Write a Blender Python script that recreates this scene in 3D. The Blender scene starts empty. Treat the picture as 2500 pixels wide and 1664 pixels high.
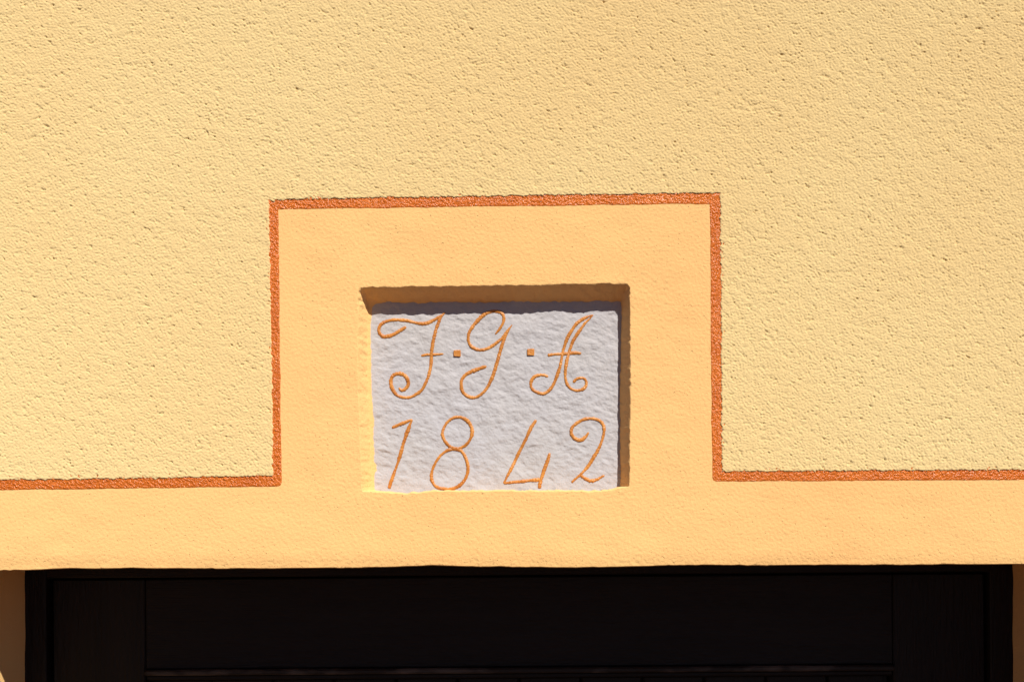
import bpy, bmesh, math, random
import numpy as np
from mathutils import Matrix, Vector

sc = bpy.context.scene
R = math.radians

# ------------------------------------------------------------------ camera
U = 0.0005                      # one unit of the wall survey = 0.5 mm
DIST = 3000.0                   # camera distance to the wall, in those units (1.5 m)
U0, V0 = 1240.0, 1190.0         # foot of the camera's perpendicular on the wall
ZC = 2.33                       # its height above the pavement
ROLL = R(0.4)
CR, SR = math.cos(ROLL), math.sin(ROLL)

cam = bpy.data.cameras.new('camera')
camo = bpy.data.objects.new('camera', cam)
sc.collection.objects.link(camo)
right = Vector((CR, 0, -SR)); up = Vector((SR, 0, CR)); back = Vector((0, -1, 0))
m = Matrix((right, up, back)).transposed().to_4x4()
m.translation = Vector((0, -DIST * U, ZC))
camo.matrix_world = m
cam.sensor_width = 36.0
cam.lens = 36.0 * DIST / 2500.0
cam.shift_x = (1250.0 - U0) / 2500.0
cam.shift_y = (V0 - 832.0) / 2500.0
cam.clip_start = 0.05
cam.clip_end = 2000.0
sc.camera = camo

# ------------------------------------------------------------------ light
SUN = Vector((0.45, -1.0, 1.06)).normalized()
world = bpy.data.worlds.new('World'); sc.world = world
world.use_nodes = True
wn = world.node_tree; wn.nodes.clear()
sky = wn.nodes.new('ShaderNodeTexSky'); sky.sky_type = 'NISHITA'; sky.sun_disc = False
sky.sun_elevation = math.asin(SUN.z)
sky.sun_rotation = math.atan2(SUN.x, SUN.y)
sky.altitude = 1500; sky.air_density = 0.5; sky.dust_density = 0.5
bg = wn.nodes.new('ShaderNodeBackground'); bg.inputs['Strength'].default_value = 0.05
wo = wn.nodes.new('ShaderNodeOutputWorld')
wn.links.new(sky.outputs[0], bg.inputs['Color']); wn.links.new(bg.outputs[0], wo.inputs['Surface'])
sl = bpy.data.lights.new('sun', 'SUN'); sl.energy = 5.0; sl.angle = R(0.53); sl.color = (1.0, 0.95, 0.87)
so = bpy.data.objects.new('sun', sl); sc.collection.objects.link(so)
so.rotation_euler = SUN.to_track_quat('Z', 'Y').to_euler()
sc.view_settings.view_transform = 'Standard'; sc.view_settings.look = 'None'
sc.view_settings.exposure = 0.32; sc.view_settings.gamma = 1.0
sc.view_settings.use_curve_mapping = False
sc.cycles.max_bounces = 10; sc.cycles.diffuse_bounces = 8

# ------------------------------------------------------------------ helpers
def tag(o, label=None, cat=None, kind=None, group=None):
    if label: o['label'] = label
    if cat: o['category'] = cat
    if kind: o['kind'] = kind
    if group: o['group'] = group
    return o

def survey(u, v, depth=0.0):
    """wall survey coordinates (u right, v down, depth into the wall) -> world arrays"""
    du, dv = u - U0, v - V0
    x = U * (du * CR - dv * SR); z = ZC - U * (du * SR + dv * CR)
    return np.stack(np.broadcast_arrays(x, U * np.asarray(depth, float), z), -1)

def recede(u, v, depth):
    """a point measured by eye at some depth -> survey coordinates at that depth"""
    k = (DIST + depth) / DIST
    return U0 + (np.asarray(u, float) - U0) * k, V0 + (np.asarray(v, float) - V0) * k

def link(name, me, mat, parent=None):
    o = bpy.data.objects.new(name, me); sc.collection.objects.link(o)
    if mat: me.materials.append(mat)
    if parent: o.parent = parent
    return o

class Sheets:
    """gathers grids of points into one mesh"""
    def __init__(self): self.v = []; self.f = []; self.n = 0
    def add(self, P, keep=None, flip=False):
        ny, nx = P.shape[:2]
        if keep is None: keep = np.ones((ny - 1, nx - 1), bool)
        idx = np.arange(ny * nx).reshape(ny, nx)
        q = np.stack([idx[:-1, :-1], idx[1:, :-1], idx[1:, 1:], idx[:-1, 1:]], -1)[keep]
        if flip: q = q[:, ::-1]
        used, inv = np.unique(q, return_inverse=True)
        self.v.append(P.reshape(-1, 3)[used]); self.f.append(inv.reshape(-1, 4) + self.n)
        self.n += len(used)
    def mesh(self, name, smooth=True):
        v = np.concatenate(self.v).astype(np.float32); f = np.concatenate(self.f).astype(np.int32)
        me = bpy.data.meshes.new(name)
        me.vertices.add(len(v)); me.vertices.foreach_set('co', v.ravel())
        me.loops.add(f.size); me.loops.foreach_set('vertex_index', f.ravel())
        me.polygons.add(len(f))
        me.polygons.foreach_set('loop_start', np.arange(0, f.size, 4, dtype=np.int32))
        me.polygons.foreach_set('use_smooth', np.full(len(f), smooth, bool))
        me.update(calc_edges=True); me.validate()
        return me

def band(shape, step, wave, width=0.45, stretch=1.0, tilt=0.0, seed=0):
    """band-passed noise with unit deviation; stretch elongates it along the tilt direction"""
    rng = np.random.default_rng(seed)
    ny, nx = shape
    fy = np.fft.fftfreq(ny, step)[:, None]; fx = np.fft.rfftfreq(nx, step)[None, :]
    a = fx * math.cos(tilt) + fy * math.sin(tilt); b = -fx * math.sin(tilt) + fy * math.cos(tilt)
    f = np.sqrt((a * stretch) ** 2 + b ** 2) + 1e-9
    g = np.exp(-(np.log(f * wave) / width) ** 2)
    n = np.fft.irfft2(np.fft.rfft2(rng.standard_normal(shape)) * g, s=shape)
    return n / n.std()

def wob(x, wave, seed, n=5):
    """smooth one-dimensional wobble with about unit deviation"""
    rng = np.random.default_rng(seed); out = 0
    for k in range(n):
        out = out + np.sin(np.asarray(x, float) * 2 * math.pi / (wave * rng.uniform(.55, 1.6)) + rng.uniform(0, 6.3))
    return out / math.sqrt(n / 2)

def noise1(x, wave, seed):
    """uneven one-dimensional noise, three octaves"""
    rng = np.random.default_rng(seed); x = np.asarray(x, float); out = 0.0
    for k, amp in enumerate((1.0, 0.6, 0.35)):
        t = (x + 9000) / (wave / 1.9 ** k); i = np.floor(t).astype(int); f = t - i
        tab = rng.standard_normal(8192); f = f * f * (3 - 2 * f)
        out = out + amp * (tab[i % 8192] * (1 - f) + tab[(i + 1) % 8192] * f)
    return out

def smooth(t):
    t = np.clip(t, 0, 1); return t * t * (3 - 2 * t)

def sample(field, u, v, u_a, v_a, step):
    """bilinear look-up of a regular field"""
    x = np.clip((u - u_a) / step, 0, field.shape[1] - 1.001); y = np.clip((v - v_a) / step, 0, field.shape[0] - 1.001)
    i, j = x.astype(int), y.astype(int); fx, fy = x - i, y - j
    return (field[j, i] * (1 - fx) * (1 - fy) + field[j, i + 1] * fx * (1 - fy)
            + field[j + 1, i] * (1 - fx) * fy + field[j + 1, i + 1] * fx * fy)

def spaced(*runs):
    """(start, end, step) runs -> one increasing array"""
    out = []
    for a, b, s in runs:
        n = max(1, round((b - a) / s)); out += list(np.linspace(a, b, n + 1)[:-1])
    return np.array(out + [runs[-1][1]])

# ------------------------------------------------------------------ materials
def material(name, base, rough=0.9, spec=0.3, tint=None, tint_scale=8.0, tint_amt=0.5, bumps=(), speck=None, drough=0.0, stretch=None):
    mt = bpy.data.materials.new(name); mt.use_nodes = True
    nt = mt.node_tree; N = nt.nodes; L = nt.links
    p = N['Principled BSDF']
    p.inputs['Roughness'].default_value = rough
    p.inputs['Specular IOR Level'].default_value = spec
    if 'Diffuse Roughness' in p.inputs: p.inputs['Diffuse Roughness'].default_value = drough
    tc = N.new('ShaderNodeTexCoord'); co = tc.outputs['Object']
    if stretch:
        mp = N.new('ShaderNodeMapping'); mp.inputs['Scale'].default_value = stretch
        L.new(co, mp.inputs['Vector']); co = mp.outputs['Vector']
    col = None
    if tint:
        n = N.new('ShaderNodeTexNoise'); n.inputs['Scale'].default_value = tint_scale; n.inputs['Detail'].default_value = 5
        L.new(co, n.inputs['Vector'])
        r = N.new('ShaderNodeMapRange'); r.inputs['From Min'].default_value = 0.35; r.inputs['From Max'].default_value = 0.7
        r.inputs['To Max'].default_value = tint_amt
        L.new(n.outputs['Fac'], r.inputs['Value'])
        mx = N.new('ShaderNodeMix'); mx.data_type = 'RGBA'
        mx.inputs['A'].default_value = (*base, 1); mx.inputs['B'].default_value = (*tint, 1)
        L.new(r.outputs['Result'], mx.inputs['Factor']); col = mx.outputs['Result']
    if speck:
        n = N.new('ShaderNodeTexNoise'); n.inputs['Scale'].default_value = speck[1]; n.inputs['Detail'].default_value = 3
        L.new(co, n.inputs['Vector'])
        r = N.new('ShaderNodeMapRange'); r.inputs['From Min'].default_value = speck[2]; r.inputs['From Max'].default_value = speck[3]
        r.inputs['To Max'].default_value = speck[4] if len(speck) > 4 else 1.0
        L.new(n.outputs['Fac'], r.inputs['Value'])
        mx = N.new('ShaderNodeMix'); mx.data_type = 'RGBA'
        if col: L.new(col, mx.inputs['A'])
        else: mx.inputs['A'].default_value = (*base, 1)
        mx.inputs['B'].default_value = (*speck[0], 1)
        L.new(r.outputs['Result'], mx.inputs['Factor']); col = mx.outputs['Result']
    if col: L.new(col, p.inputs['Base Color'])
    else: p.inputs['Base Color'].default_value = (*base, 1)
    prev = None
    for scale, dist, lo, hi in bumps:
        n = N.new('ShaderNodeTexNoise'); n.inputs['Scale'].default_value = scale; n.inputs['Detail'].default_value = 4
        L.new(co, n.inputs['Vector'])
        r = N.new('ShaderNodeMapRange'); r.inputs['From Min'].default_value = lo; r.inputs['From Max'].default_value = hi
        L.new(n.outputs['Fac'], r.inputs['Value'])
        b = N.new('ShaderNodeBump'); b.inputs['Strength'].default_value = 1.0; b.inputs['Distance'].default_value = dist
        L.new(r.outputs['Result'], b.inputs['Height'])
        if prev: L.new(prev, b.inputs['Normal'])
        prev = b.outputs['Normal']
    if prev: L.new(prev, p.inputs['Normal'])
    return mt

M_rough = material('yellow_roughcast', (0.74, 0.575, 0.288), 0.95, 0.1, tint=(0.73, 0.538, 0.256), tint_scale=3.0, tint_amt=0.8,
                   bumps=((420, 0.0004, 0.3, 0.7),), drough=0.5)
M_far = material('yellow_roughcast_beyond', (0.74, 0.575, 0.288), 0.95, 0.1, tint=(0.73, 0.538, 0.256), tint_scale=3.0, tint_amt=0.8,
                 bumps=((230, 0.0016, 0.3, 0.7),), drough=0.5)
M_plaster = material('peach_plaster', (0.815, 0.489, 0.197), 0.85, 0.12, tint=(0.81, 0.523, 0.215), tint_scale=4.0, tint_amt=1.0,
                     bumps=((280, 0.00042, 0.3, 0.7), (330, 0.0006, 0.26, 0.36)), drough=0.4)
M_border = material('orange_gloss_paint', (0.58, 0.146, 0.018), 0.2, 0.38, tint=(0.49, 0.11, 0.012), tint_scale=30, tint_amt=1.0,
                    bumps=((430, 0.0008, 0.3, 0.7),))
M_stone = material('grey_painted_stone', (0.475, 0.459, 0.475), 0.92, 0.12, tint=(0.482, 0.457, 0.445), tint_scale=14, tint_amt=0.6,
                   bumps=((400, 0.0003, 0.3, 0.7),), drough=0.4)
M_letter = material('ochre_letter_paint', (0.57, 0.235, 0.048), 0.3, 0.4, tint=(0.36, 0.11, 0.015), tint_scale=75, tint_amt=0.9,
                    bumps=((600, 0.0003, 0.3, 0.7),))
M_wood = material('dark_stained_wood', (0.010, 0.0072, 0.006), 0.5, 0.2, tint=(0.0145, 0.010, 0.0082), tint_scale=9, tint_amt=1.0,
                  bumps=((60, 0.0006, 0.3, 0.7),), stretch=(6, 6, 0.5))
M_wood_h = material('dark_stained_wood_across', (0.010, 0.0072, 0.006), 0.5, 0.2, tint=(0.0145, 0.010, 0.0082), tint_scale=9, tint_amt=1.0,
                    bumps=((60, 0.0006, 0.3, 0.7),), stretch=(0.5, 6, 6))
M_ledge = material('dusty_stained_wood', (0.022, 0.016, 0.013), 0.6, 0.25, speck=((0.11, 0.085, 0.07), 45, 0.45, 0.7),
                   bumps=((60, 0.0006, 0.3, 0.7),), stretch=(0.5, 1, 1))
M_pave = material('dark_paving', (0.095, 0.040, 0.018), 0.9, 0.2, tint=(0.07, 0.032, 0.016), tint_scale=2.0, tint_amt=1.0,
                  bumps=((30, 0.003, 0.3, 0.7),))

# ------------------------------------------------------------------ the setting
me = bpy.data.meshes.new('pavement')
me.from_pydata([(-300, -300, 0), (300, -300, 0), (300, 0.6, 0), (-300, 0.6, 0)], [], [(0, 1, 2, 3)])
tag(link('pavement', me, M_pave), kind='structure')

# ------------------------------------------------------------------ the house
house = bpy.data.objects.new('house', None); sc.collection.objects.link(house)
tag(house, 'yellow roughcast house front with peach plaster door surround, orange painted border and dark door', 'house')

# outlines, measured on the wall (survey units)
def L_edge(v): return np.interp(v, [487, 720, 1000, 1165], [657.5, 661.5, 667.0, 667.0])
def R_edge(v): return np.interp(v, [470, 700, 1000, 1152], [1756.5, 1759, 1760.5, 1761.5])
def T_edge(u): return np.interp(u, [655, 900, 1500, 1760], [489.5, 484.5, 476, 472.5])
def BL_edge(u): return np.interp(u, [-340, 0, 400, 668], [1176, 1172, 1167, 1161.5])
def BR_edge(u): return np.interp(u, [1760, 2500, 2880], [1151.5, 1147.5, 1146])
PIER_L, PIER_R = -335.0, 2815.0          # outer edges of the surround's piers
OPEN_L, OPEN_R = -113.0, 2655.0          # door opening
GROUND_V = V0 + ZC / U

def sd_surround(u, v):
    """distance outside the surround's outline: positive on the roughcast"""
    head = np.maximum(np.maximum(L_edge(v) - u, u - R_edge(v)), T_edge(u) - v)
    b = np.where(u < 1200, BL_edge(u), BR_edge(u))
    body = np.maximum(np.maximum(PIER_L - u, u - PIER_R), b - v)
    return np.minimum(head, body)

# --- roughcast wall: coarse grains as real relief
STEP = 1.9
ua, ub, va, vb = -150.0, 2650.0, -120.0, 1230.0
us = np.arange(ua, ub + .1, STEP); vs = np.arange(va, vb + .1, STEP)
UU, VV = np.meshgrid(us, vs)
shp = UU.shape
def grains(UU, VV, cell, seed, squash=1.25):
    """height of overlapping rounded grains"""
    rng = np.random.default_rng(seed)
    nx = int((ub - ua) / cell) + 6; ny = int((vb - va) / (cell / squash)) + 6
    jx, jy = rng.random((ny, nx)), rng.random((ny, nx)); hh = rng.random((ny, nx))
    x = (UU - ua) / cell + 2; y = (VV - va) / (cell / squash) + 2
    i0, j0 = x.astype(int), y.astype(int)
    out = np.full(UU.shape, -9.0)
    for dj in (-1, 0, 1):
        for di in (-1, 0, 1):
            i, j = i0 + di, j0 + dj
            dx = x - (i + jx[j, i]); dy = y - (j + jy[j, i])
            r2 = (dx * dx + dy * dy) / (0.55 + 0.35 * hh[j, i]) ** 2
            out = np.maximum(out, hh[j, i] * 0.7 + 0.6 * (1 - r2 ** 2.6))
    return np.clip(out, -0.6, 1.5)
warp1 = band(shp, STEP, 26, .5, seed=31) * 1.8; warp2 = band(shp, STEP, 26, .5, seed=32) * 1.8
g1 = grains(UU + warp1, VV + warp2, 7.8, 5)
g2 = grains(UU + warp2, VV - warp1, 5.4, 6)
n_lo = band(shp, STEP, 60, .6, 1.5, R(10), 11); n_mid = band(shp, STEP, 20, .5, 1.5, R(12), 12)
n_fine = band(shp, STEP, 7.0, .35, 1.2, R(10), 13); n_line = band(shp, STEP, 15, .5, 1.5, R(2), 14); n_mask = band(shp, STEP, 30, .6, seed=15)
crack = np.clip(1 - np.abs(n_line) / 0.22, 0, 1) * smooth((n_mask + 0.6) / 1.0)
patch = 1.0 + 0.10 * np.clip(band(shp, STEP, 300, .6, seed=16), -2, 2)
relief = patch * (1.45 * g1 + 1.0 * g2 + 0.16 * n_mid + 0.25 * n_fine - 1.3 * crack) + 0.12 * n_lo
cap = np.percentile(relief, 64)
relief = 1.14 * (cap - 0.6 * np.log1p(np.exp(np.clip((cap - relief) / 0.6, -30, 30)))) + 0.25 * n_fine + 0.1 * n_lo
relief = relief - relief.mean()
BASE = 2.9
sd = sd_surround(UU, VV) + 1.1 * n_fine * .5 + 0.9 * n_mid
edge = smooth((sd + 1.5) / 3.2)
height = -5.0 + (BASE + 5.0 + relief * smooth((sd + 2) / 7)) * edge
keep = (sd[:-1, :-1] > -7) & (VV[:-1, :-1] < 1215)
S = Sheets()
S.add(survey(UU, VV, -height), keep)
wall_dense = S
# --- the same wall beyond the close-up
S2 = Sheets()
def far_sheet(u1, u2, v1, v2, st):
    a, b = np.meshgrid(spaced((u1, u2, st)), spaced((v1, v2, st)))
    h = BASE - 0.2 + 0 * a
    S2.add(survey(a, b, -h))
TOPV = -3600.0
far_sheet(-5200, PIER_L, TOPV, 1215, 60); far_sheet(PIER_R, 7600, TOPV, 1215, 60)
far_sheet(PIER_L, ua + 2, TOPV, 1174, 60); far_sheet(ub - 2, PIER_R, TOPV, 1147, 60); far_sheet(ua + 2, ub - 2, TOPV, va + 2, 60)
far_sheet(-5200, PIER_L, 1215, GROUND_V, 60); far_sheet(PIER_R, 7600, 1215, GROUND_V, 60)
wall = link('wall', wall_dense.mesh('wall'), M_rough, house)
wall['label'] = 'pale yellow roughcast wall face around the door surround'
link('wall_face', S2.mesh('wall_face'), M_far, house)

# --- smooth plaster surround with the niche
NICHE_D = 57.0
FS = 4.0
fshape = (int(1100 / FS), int(3400 / FS))
def field(wave, seed, width=.6, stretch=1.0): return band(fshape, FS, wave, width, stretch, R(-10), seed)
f_big, f_mid, f_small = field(260, 41), field(90, 42, .6, 1.6), field(16, 43, .4, 1.3)
def fld(f, u, v): return sample(f, u, v, -420.0, 380.0, FS)

def lintel(u):
    c = np.interp(u, [-113, 0, 60, 126, 310, 550, 850, 980, 1056, 1175, 1413, 1550, 1700, 1902, 2191, 2500, 2655],
                  [1392, 1390.5, 1388.8, 1386.5, 1385, 1386, 1384, 1380, 1378.2, 1381.5, 1383, 1380, 1377.4, 1378, 1376.2, 1374.5, 1373.5])
    return c + 0.5 * noise1(u, 70, 3) + 0.45 * noise1(u, 13, 4) * smooth(0.4 + 0.6 * noise1(u, 120, 6))

def niche_t(u, v):
    """0 at the rim, 1 where the niche's faces meet the plaque"""
    n1 = fld(f_small, u, v)
    uu = u + 0.6 * n1 + 0.4 * noise1(v, 12, 21) ; vv = v + 0.9 * fld(f_small, v * .9 + 300, u * .6 + 200) + 0.45 * noise1(u, 12, 22)
    lo = np.interp(vv, [700, 900, 1030, 1200], [874, 873, 878, 884]); li = np.interp(vv, [738, 899, 1027, 1195], [901, 899, 905, 910.5])
    ro = np.interp(vv, [700, 956, 1197], [1537.5, 1539.5, 1536]); ri = np.interp(vv, [736, 980, 1195], [1522.5, 1518.5, 1520])
    to = np.interp(uu, [878, 1207, 1540], [702, 697, 691.5]); ti = np.interp(uu, [900, 1207, 1520], [730.5, 728.5, 726.5])
    bi = np.interp(uu, [910, 976, 1030, 1061, 1223, 1353, 1483, 1520], [1197.5, 1203, 1199, 1195.5, 1195.5, 1196, 1195.5, 1186]); bo = bi + 2.2
    tl = (uu - lo) / (li - lo); tr = (ro - uu) / (ro - ri); tt = (vv - to) / (ti - to); tb = (bo - vv) / (bo - bi)
    def smin(a, b, k=0.10):
        h = np.clip(0.5 + 0.5 * (b - a) / k, 0, 1); return b * (1 - h) + a * h - k * h * (1 - h)
    tlp = np.where(tl < 0.66, tl / 0.66 * 0.93, 0.93 + (tl - 0.66) / 0.34 * 0.07)      # left face: steep, then an easy fillet
    return smin(smin(tlp, tr), smin(tt, tb), 0.45)

def niche_depth(t):
    tt = np.maximum(t, 0)
    body = NICHE_D * tt
    r = 0.07
    soft = np.where(t < -r, 0, np.where(t < r, NICHE_D * (t + r) ** 2 / (4 * r), body))  # rounded rim
    return np.minimum(soft, NICHE_D + 40)

gu = spaced((-340, 850, 4.6), (850, 925, 1.1), (925, 1490, 4.6), (1490, 1560, 1.1), (1560, 2820, 4.6))
gv = spaced((464, 680, 4.4), (680, 745, 1.1), (745, 1175, 4.4), (1175, 1220, 1.3), (1220, 1372, 4.4), (1372, 1390, 1.6))
GU, GV = np.meshgrid(gu, gv)
warpk = smooth((GV - 1300) / 90.0)
inside = (GU > OPEN_L - 1) & (GU < OPEN_R + 1)
GVw = GV + warpk * (np.where(inside, lintel(GU), 1390) - 1390)
T = niche_t(GU, GVw)
d = niche_depth(T)
swell = 0.55 * fld(f_big, GU, GVw) + 0.27 * fld(f_mid, GU, GVw) + 0.16 * fld(f_small, GU, GVw)
sdg = sd_surround(GU, GVw)
swell = swell * smooth((-sdg - 22) / 60)
d = d - swell
low = smooth((GVw - 1335) / 55.0)
d = d + 4.0 * low ** 2 * inside
S = Sheets()
keepg = (sdg[:-1, :-1] < 9) & (T[:-1, :-1] < 1.5)
S.add(survey(GU, GVw, d), keepg)
# lintel underside, turning back from the front edge
cols = np.where((gu >= OPEN_L - 2) & (gu <= OPEN_R + 2))[0]
e_u, e_v, e_d = GU[-1, cols], GVw[-1, cols], d[-1, cols]
rows = [(0, 0), (1.0, 1.2), (2.5, 1.9), (5, 2.2), (12, 2.0), (60, 1.0), (250, 0), (560, 0)]
EU = np.stack([e_u for _ in rows]); EV = np.stack([e_v + b for a, b in rows]); ED = np.stack([e_d + a for a, b in rows])
S.add(survey(EU, EV, ED))
# piers and jambs
def upright(ue, uo, side):
    vv = spaced((1390, 1800, 12), (1800, GROUND_V, 90))
    prof = [(uo, 0.0)] + [(uo + (ue - uo) * k, 0.0) for k in (.25, .5, .75, .93)]
    R0 = 9.0
    for k in range(0, 7):
        a = k / 6 * math.pi / 2
        prof.append((ue - side * R0 + side * R0 * math.sin(a), R0 - R0 * math.cos(a)))
    prof += [(ue, dd) for dd in (20, 60, 120, 200, 280, 360, 440, 520, 600)]
    pu = np.array([p[0] for p in prof]); pd = np.array([p[1] for p in prof])
    A, B = np.meshgrid(pu, vv); D = np.broadcast_to(pd, A.shape)
    A = A + 0.9 * side * wob(B, 130, 51)[:] * (D > 0)
    S.add(survey(A, B, D), flip=(side < 0))
    A2, B2 = np.meshgrid(np.full(5, ue), np.array([1340.0, 1390.0])); D2 = np.broadcast_to(np.array([9.0, 60, 200, 400, 600]), A2.shape)
    S.add(survey(A2 + 0.9 * side * wob(B2 * 0 + 1390, 130, 51), B2, D2), flip=(side < 0))
upright(OPEN_L, PIER_L, 1); upright(OPEN_R, PIER_R, -1)
sur = link('plaster_surround', S.mesh('plaster_surround'), M_plaster, house)
sur['label'] = 'smooth peach plaster surround with a recessed niche over the door'

# --- orange painted border: one band that follows the surround's outline
inner = [(PIER_L + 23, GROUND_V), (PIER_L + 23, 1200), (676, 1187), (684.5, 1184.5), (688, 1177), (684.5, 1000), (683, 720), (679, 511), (900, 508.5), (1510, 500), (1733, 498), (1735, 740), (1736.5, 1000), (1739.2, 1165), (1742, 1172), (1751, 1174.5),
         (PIER_R - 23, 1169), (PIER_R - 23, GROUND_V)]
outer = [(PIER_L - 8, GROUND_V), (PIER_L - 8, 1166), (655, 1152.5), (659, 1152.5), (659, 1149), (659, 1000), (653.5, 720), (649, 480), (900, 476), (1500, 467.5), (1766, 463), (1768, 700), (1769.5, 1000), (1769.5, 1138), (1769.5, 1142), (1773, 1142),
         (PIER_R + 8, 1137), (PIER_R + 8, GROUND_V)]
rng = np.random.default_rng(9)
I_, O_ = [], []
for k in range(len(inner) - 1):
    a, b = np.array(inner[k]), np.array(inner[k + 1]); c, e = np.array(outer[k]), np.array(outer[k + 1])
    ln = np.linalg.norm(b - a)
    n = max(2, int(ln / (2.2 if ln < 2300 else 8)))
    t = (np.arange(n) / n)[:, None]
    I_.append(a + (b - a) * t); O_.append(c + (e - c) * t)
I_ = np.concatenate(I_ + [np.array([inner[-1]])]); O_ = np.concatenate(O_ + [np.array([outer[-1]])])
s_ = np.r_[0, np.cumsum(np.linalg.norm(np.diff(I_, axis=0), axis=1))]
dirn = I_ - O_; dirn = dirn / np.linalg.norm(dirn, axis=1)[:, None]
I_ = I_ + dirn * (0.45 * noise1(s_, 90, 61) + 0.35 * noise1(s_, 12, 62))[:, None]
NT = 17
tt = np.linspace(0, 1, NT)
BP = I_[:, None, :] * (1 - tt)[None, :, None] + O_[:, None, :] * tt[None, :, None]
bn = band((len(s_), 64), 2.2, 7.5, .35, seed=63)[:, :NT] ; bn2 = band((len(s_), 64), 2.2, 16, .45, seed=64)[:, :NT]
bh = 1.1 + (0.55 * bn + 0.38 * bn2) * smooth(tt * 6)[None, :]
bh = np.where(tt[None, :] < 0.01, 0.25, np.maximum(bh, 0.35))
S = Sheets(); S.add(survey(BP[..., 0], BP[..., 1], -bh), flip=True)
bo = link('painted_border', S.mesh('painted_border'), M_border, house)
bo['label'] = 'glossy orange painted band stepping around the peach surround'

# ------------------------------------------------------------------ strokes of the inscription
def cr(ox, oy, sc_, pts): return [(ox + x / sc_, oy + y / sc_) for x, y in pts]
A_ = lambda p: cr(900, 740, 6.532, p)
B_ = lambda p: cr(1100, 740, 6.532, p)
C_ = lambda p: cr(1280, 740, 6.533, p)
D_ = lambda p: cr(900, 980, 6.533, p)
E_ = lambda p: cr(1200, 980, 6.534, p)
GLYPHS = [
 ('letter', 'flourished orange letter F with curled foot', [
   (A_([(600,375),(480,450),(370,510),(250,533),(185,490),(163,420),(195,340),(280,290),(400,265),(520,268),(620,278),(720,305),(830,325),(930,318),(1030,275),(1130,215),(1225,145)]), .75, .5, 0),
   (A_([(1225,145),(1150,225),(1110,320),(1070,440),(1035,580),(1015,700),(1000,820),(995,960),(975,1080),(945,1190),(900,1290),(850,1380),(760,1450),(650,1500),(540,1500),(450,1460),(390,1385),(357,1290),(362,1200),(410,1140),(500,1122),(580,1155),(628,1230),(628,1300),(590,1360),(540,1388),(503,1375),(485,1340)]), .5, .75, 0),
   (A_([(835,837),(920,820),(1000,815),(1100,815),(1197,808)]), .7, .6, 0)]),
 ('letter', 'flourished orange letter G with looped tail', [
   (B_([(708,497),(760,440),(805,375),(845,290),(845,210),(800,150),(710,130),(610,145),(510,200),(420,290),(340,390),(290,490),(285,590),(312,665),(370,715),(460,745),(550,735),(650,690),(740,625),(820,560),(880,480),(930,410),(985,340)]), .75, .3, 0),
   (B_([(985,340),(910,450),(860,560),(820,670),(785,790),(750,920),(710,1050),(665,1180),(620,1280),(560,1380),(490,1450),(400,1500),(320,1500),(240,1460),(190,1400),(170,1310),(180,1220),(230,1150),(310,1100),(420,1055),(510,1025),(575,1005)]), .3, 1, 0)]),
 ('letter', 'flourished orange letter A with two curled feet', [
   (C_([(1100,185),(1000,220),(900,275),(820,340),(760,430),(700,530),(655,640),(625,740),(600,850),(580,970),(545,1090),(505,1200),(460,1300),(400,1385),(310,1440),(220,1425),(140,1380),(105,1310),(115,1230),(165,1170),(250,1143),(330,1150),(382,1175)]), .4, .9, 0),
   (C_([(1100,185),(1040,250),(960,330),(890,430),(820,530),(770,620),(730,730),(695,850),(670,960),(655,1080),(655,1190),(680,1280),(730,1350),(820,1390),(910,1380),(975,1330),(990,1260),(960,1203),(890,1190),(825,1215),(780,1265)]), .4, .8, 0),
   (C_([(370,830),(470,815),(600,808),(720,800),(820,790),(910,800)]), .9, .9, 0)]),
 ('numeral', 'orange numeral 1', [
   (D_([(370,420),(480,370),(590,325),(698,283)]), .85, .7, 0),
   (D_([(698,283),(660,370),(610,500),(560,650),(510,830),(460,990),(400,1160),(350,1300),(330,1385)]), .6, 1.1, 0)]),
 ('numeral', 'orange numeral 8', [
   (D_([(1410,245),(1330,268),(1250,335),(1200,420),(1175,500),(1190,580),(1240,660),(1310,722),(1400,745),(1480,730),(1560,680),(1620,600),(1650,500),(1640,410),(1590,320),(1510,262),(1410,245)]), 1, 1, 1),
   (D_([(1390,757),(1290,763),(1210,805),(1130,880),(1065,980),(1020,1080),(1000,1190),(1025,1290),(1090,1360),(1200,1385),(1320,1388),(1420,1355),(1500,1290),(1560,1190),(1585,1090),(1575,980),(1540,880),(1490,800),(1440,765),(1390,757)]), 1, 1, 1)]),
 ('numeral', 'orange numeral 4, open at the top', [
   (E_([(715,290),(640,400),(560,570),(480,730),(400,890),(320,1060),(260,1170),(195,1305)]), .8, .6, 0),
   (E_([(195,1300),(330,1283),(480,1270),(640,1250),(780,1245)]), .8, 1, 0),
   (E_([(930,815),(895,940),(850,1060),(810,1180),(785,1260),(770,1330),(762,1385)]), 1.1, 1.0, 0)]),
 ('numeral', 'orange numeral 2 with curled head', [
   (E_([(1552,487),(1500,560),(1440,605),(1370,608),(1300,560),(1268,480),(1295,400),(1380,330),(1480,280),(1590,267),(1700,290),(1770,350),(1795,440),(1780,550),(1740,680),(1680,800),(1610,920),(1530,1040),(1430,1150),(1340,1230),(1275,1290)]), .75, .9, 0),
   (E_([(1420,1172),(1490,1220),(1570,1258),(1650,1250),(1730,1213),(1802,1170)]), .8, .8, 0)]),
]
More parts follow.
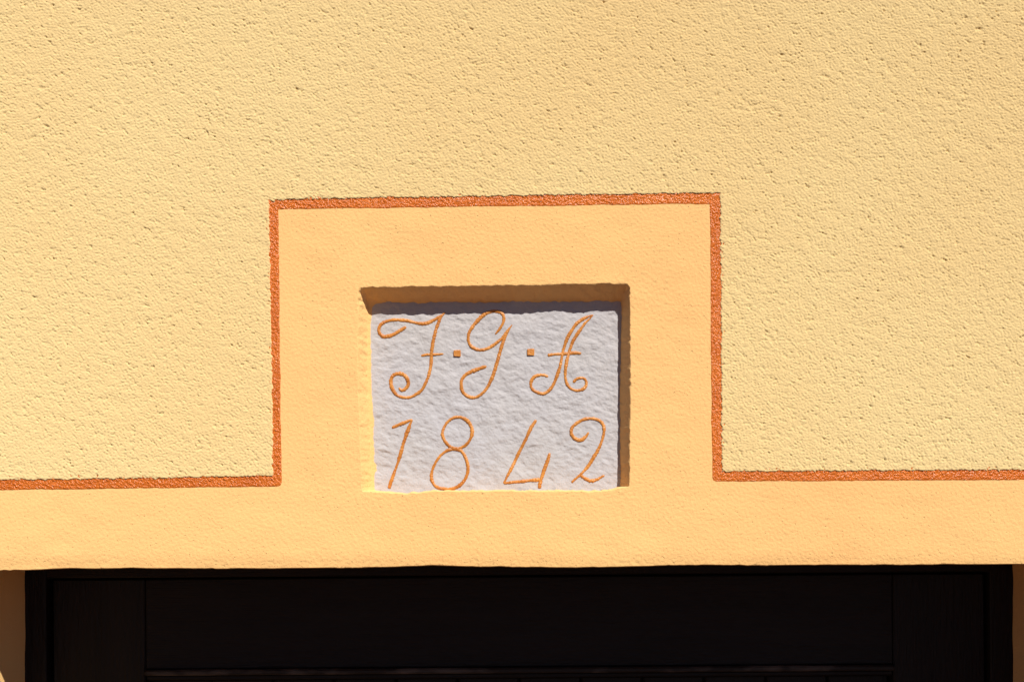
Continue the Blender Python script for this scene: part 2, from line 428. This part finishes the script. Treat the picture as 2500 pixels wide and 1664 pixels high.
def catmull(pts, closed=False, per=9):
    p = np.array(pts)
    if closed: q = np.vstack([p[-2], p, p[1]])
    else: q = np.vstack([2 * p[0] - p[1], p, 2 * p[-1] - p[-2]])
    out = []
    for k in range(1, len(q) - 2):
        a, b, c, e = q[k - 1], q[k], q[k + 1], q[k + 2]
        for t in np.arange(per) / per:
            out.append(0.5 * (2 * b + (c - a) * t + (2 * a - 5 * b + 4 * c - e) * t * t + (3 * b - a - 3 * c + e) * t ** 3))
    out.append(q[-2])
    o = np.array(out)
    s = np.r_[0, np.cumsum(np.linalg.norm(np.diff(o, axis=0), axis=1))]
    n = max(6, int(s[-1] / 1.5)); ss = np.linspace(0, s[-1], n)
    return np.stack([np.interp(ss, s, o[:, 0]), np.interp(ss, s, o[:, 1])], -1)

# ------------------------------------------------------------------ the plaque
PS = 1.7
pu = np.arange(885, 1540, PS); pv = np.arange(712, 1212, PS)
PU, PV = np.meshgrid(pu, pv); ps = PU.shape
curves = []
for name, lab, strokes in GLYPHS:
    for pts, a, b, closed in strokes:
        c = catmull(pts, closed); cu, cv = recede(c[:, 0], c[:, 1], NICHE_D); curves.append(np.stack([cu, cv], -1))
allc = np.concatenate([c[::2] for c in curves])
dist = np.full(ps, 99.0)
for x, y in allc:
    i0, i1 = np.searchsorted(pu, [x - 22, x + 22]); j0, j1 = np.searchsorted(pv, [y - 22, y + 22])
    dd = np.hypot(PU[j0:j1, i0:i1] - x, PV[j0:j1, i0:i1] - y)
    dist[j0:j1, i0:i1] = np.minimum(dist[j0:j1, i0:i1], dd)
w1 = band(ps, PS, 34, .5, 1.4, R(8), 71); w2 = band(ps, PS, 17, .45, 1.5, R(12), 72); w3 = band(ps, PS, 9, .4, 1.4, R(10), 73); w4 = band(ps, PS, 110, .6, seed=74)
chip = np.clip(1 - np.abs(band(ps, PS, 30, .5, 1.7, R(14), 75)) / .3, 0, 1) * smooth(band(ps, PS, 50, .6, seed=76) / 1.0)
lump = 0.80 * np.tanh(w1) + 0.32 * w2 + 0.15 * w3 - 0.75 * chip
calm = 0.25 + 0.75 * smooth((dist - 4) / 13.0)
border_calm = smooth(np.minimum(PU - 898, np.minimum(1524 - PU, 1200 - PV)) / 22)
ph = lump * calm * (0.25 + 0.75 * border_calm) + 0.84 * w4 * border_calm
S = Sheets(); S.add(survey(PU, PV, NICHE_D - ph))
# edges and back of the slab
def rim_loop(z):
    top = [(x, pv[0]) for x in pu]; rgt = [(pu[-1], y) for y in pv]; bot = [(x, pv[-1]) for x in pu[::-1]]; lft = [(pu[0], y) for y in pv[::-1]]
    return top + rgt[1:] + bot[1:] + lft[1:]
lp = np.array(rim_loop(0))
front = sample(NICHE_D - ph, lp[:, 0], lp[:, 1], pu[0], pv[0], PS)
S.add(survey(np.stack([lp[:, 0]] * 2), np.stack([lp[:, 1]] * 2), np.stack([front, front * 0 + NICHE_D + 50])), flip=True)
bu, bv = np.meshgrid([pu[0], pu[-1]], [pv[0], pv[-1]])
S.add(survey(bu, bv, np.full((2, 2), NICHE_D + 50)), flip=True)
plaque = link('stone_plaque', S.mesh('stone_plaque'), M_stone)
tag(plaque, 'pale grey stone plaque with orange letters and the date 1842, set in the niche', 'plaque')

def stroke_sheet(S, c, ra, rb, closed, seed):
    cu, cv = recede(c[:, 0], c[:, 1], NICHE_D)
    n = len(cu); s = np.r_[0, np.cumsum(np.hypot(np.diff(cu), np.diff(cv)))]
    ground = sample(ph, cu, cv, pu[0], pv[0], PS)
    ker = np.ones(9) / 9; ground = np.convolve(np.pad(ground, 4, 'edge'), ker, 'valid')
    tu, tv = np.gradient(cu), np.gradient(cv)
    if closed:
        tu[0] = tu[-1] = cu[1] - cu[-2]; tv[0] = tv[-1] = cv[1] - cv[-2]
    ln = np.hypot(tu, tv) + 1e-9; tu, tv = tu / ln, tv / ln
    rad = 4.0 * (1 + 0.10 * noise1(s, 30, seed) + 0.035 * noise1(s, 8, seed + 1))
    if not closed:
        e = 16.0
        rad = rad * np.minimum(ra + (1 - ra) * smooth(s / e / 2), rb + (1 - rb) * smooth((s[-1] - s) / e / 2))
        capa = np.sqrt(np.clip(1 - (1 - np.clip(s / 4.0, 0, 1)) ** 2, 0.02, 1)); capb = np.sqrt(np.clip(1 - (1 - np.clip((s[-1] - s) / 4.0, 0, 1)) ** 2, 0.02, 1))
        rad = rad * np.minimum(capa, capb)
    ang = np.linspace(0, 2 * math.pi, 13)
    jit = band((max(n, 16), 13), 1.5, 7, .5, seed=seed + 5)[:n] * 0.2
    jit[:, -1] = jit[:, 0]
    if closed: jit[-1] = jit[0]
    rr = rad[:, None] * (1 + jit * .5)
    off = rr * np.cos(ang)[None]; hgt = rr * 0.48 * np.sin(ang)[None] + 0.4
    S.add(survey(cu[:, None] - tv[:, None] * off, cv[:, None] + tu[:, None] * off, NICHE_D - ground[:, None] - hgt))
q = 0; seed = 200
for name, lab, strokes in GLYPHS:
    S = Sheets()
    for pts, a, b, closed in strokes:
        stroke_sheet(S, catmull(pts, closed), a, b, closed, seed); seed += 11
    o = link(name, S.mesh(name), M_letter, plaque); o['label'] = lab
# square stops between the letters
for k, (cx, cy) in enumerate(((1116.5, 862.3), (1296, 859.3))):
    cu, cv = recede(cx, cy, NICHE_D)
    bm = bmesh.new(); bmesh.ops.create_cube(bm, size=1.0)
    bmesh.ops.bevel(bm, geom=bm.edges[:], offset=0.07, segments=1, affect='EDGES')
    bmesh.ops.subdivide_edges(bm, edges=bm.edges[:], cuts=1)
    rr = random.Random(k + 4)
    g = float(sample(ph, np.array([cu]), np.array([cv]), pu[0], pv[0], PS)[0])
    for vtx in bm.verts:
        x, y, z = vtx.co
        w = survey(np.array(cu + 17.5 * x + rr.uniform(-.5, .5) + y), np.array(cv - 16 * z + rr.uniform(-.5, .5)), np.array(NICHE_D - g + 7 * y + rr.uniform(-.4, .4)))
        vtx.co = Vector(w)
    me = bpy.data.meshes.new('square_dot'); bm.normal_update(); bm.to_mesh(me); bm.free()
    o = link('square_dot', me, M_letter, plaque)

# ------------------------------------------------------------------ the dark door behind
def box(name, x0, x1, z0, z1, y0, y1, mat, parent, bev=0.0016):
    bm = bmesh.new(); bmesh.ops.create_cube(bm, size=1.0)
    for vtx in bm.verts:
        vtx.co = Vector(((x0 + x1) / 2 + vtx.co.x * (x1 - x0), (y0 + y1) / 2 + vtx.co.y * (y1 - y0), (z0 + z1) / 2 + vtx.co.z * (z1 - z0)))
    if bev: bmesh.ops.bevel(bm, geom=bm.edges[:], offset=bev, segments=1, affect='EDGES')
    me = bpy.data.meshes.new(name); bm.normal_update(); bm.to_mesh(me); bm.free()
    return link(name, me, mat, parent)
def at(u, v, depth):
    a, b = recede(u, v, depth); p = survey(np.array(a), np.array(b), depth); return float(p[0]), float(p[2])
DF = 443.0
yF = DF * U
xa = at(60, 1560, DF)[0]; xb = at(2474, 1560, DF)[0]
x1 = at(112, 1560, DF)[0]; x2 = at(2418, 1560, DF)[0]
zt = at(1240, 1340, DF)[1]; zh = at(1240, 1403, DF)[1]
# frame fixed in the opening
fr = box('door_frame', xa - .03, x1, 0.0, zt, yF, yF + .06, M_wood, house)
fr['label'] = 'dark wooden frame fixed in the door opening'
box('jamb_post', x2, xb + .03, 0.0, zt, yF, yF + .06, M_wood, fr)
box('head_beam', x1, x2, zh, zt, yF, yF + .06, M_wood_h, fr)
# leaf, set back a little
DL = DF + 22; yL = DL * U
s1 = at(354, 1560, DL)[0]; s2 = at(2181, 1560, DL)[0]
zr = at(1240, 1627, DL)[1]
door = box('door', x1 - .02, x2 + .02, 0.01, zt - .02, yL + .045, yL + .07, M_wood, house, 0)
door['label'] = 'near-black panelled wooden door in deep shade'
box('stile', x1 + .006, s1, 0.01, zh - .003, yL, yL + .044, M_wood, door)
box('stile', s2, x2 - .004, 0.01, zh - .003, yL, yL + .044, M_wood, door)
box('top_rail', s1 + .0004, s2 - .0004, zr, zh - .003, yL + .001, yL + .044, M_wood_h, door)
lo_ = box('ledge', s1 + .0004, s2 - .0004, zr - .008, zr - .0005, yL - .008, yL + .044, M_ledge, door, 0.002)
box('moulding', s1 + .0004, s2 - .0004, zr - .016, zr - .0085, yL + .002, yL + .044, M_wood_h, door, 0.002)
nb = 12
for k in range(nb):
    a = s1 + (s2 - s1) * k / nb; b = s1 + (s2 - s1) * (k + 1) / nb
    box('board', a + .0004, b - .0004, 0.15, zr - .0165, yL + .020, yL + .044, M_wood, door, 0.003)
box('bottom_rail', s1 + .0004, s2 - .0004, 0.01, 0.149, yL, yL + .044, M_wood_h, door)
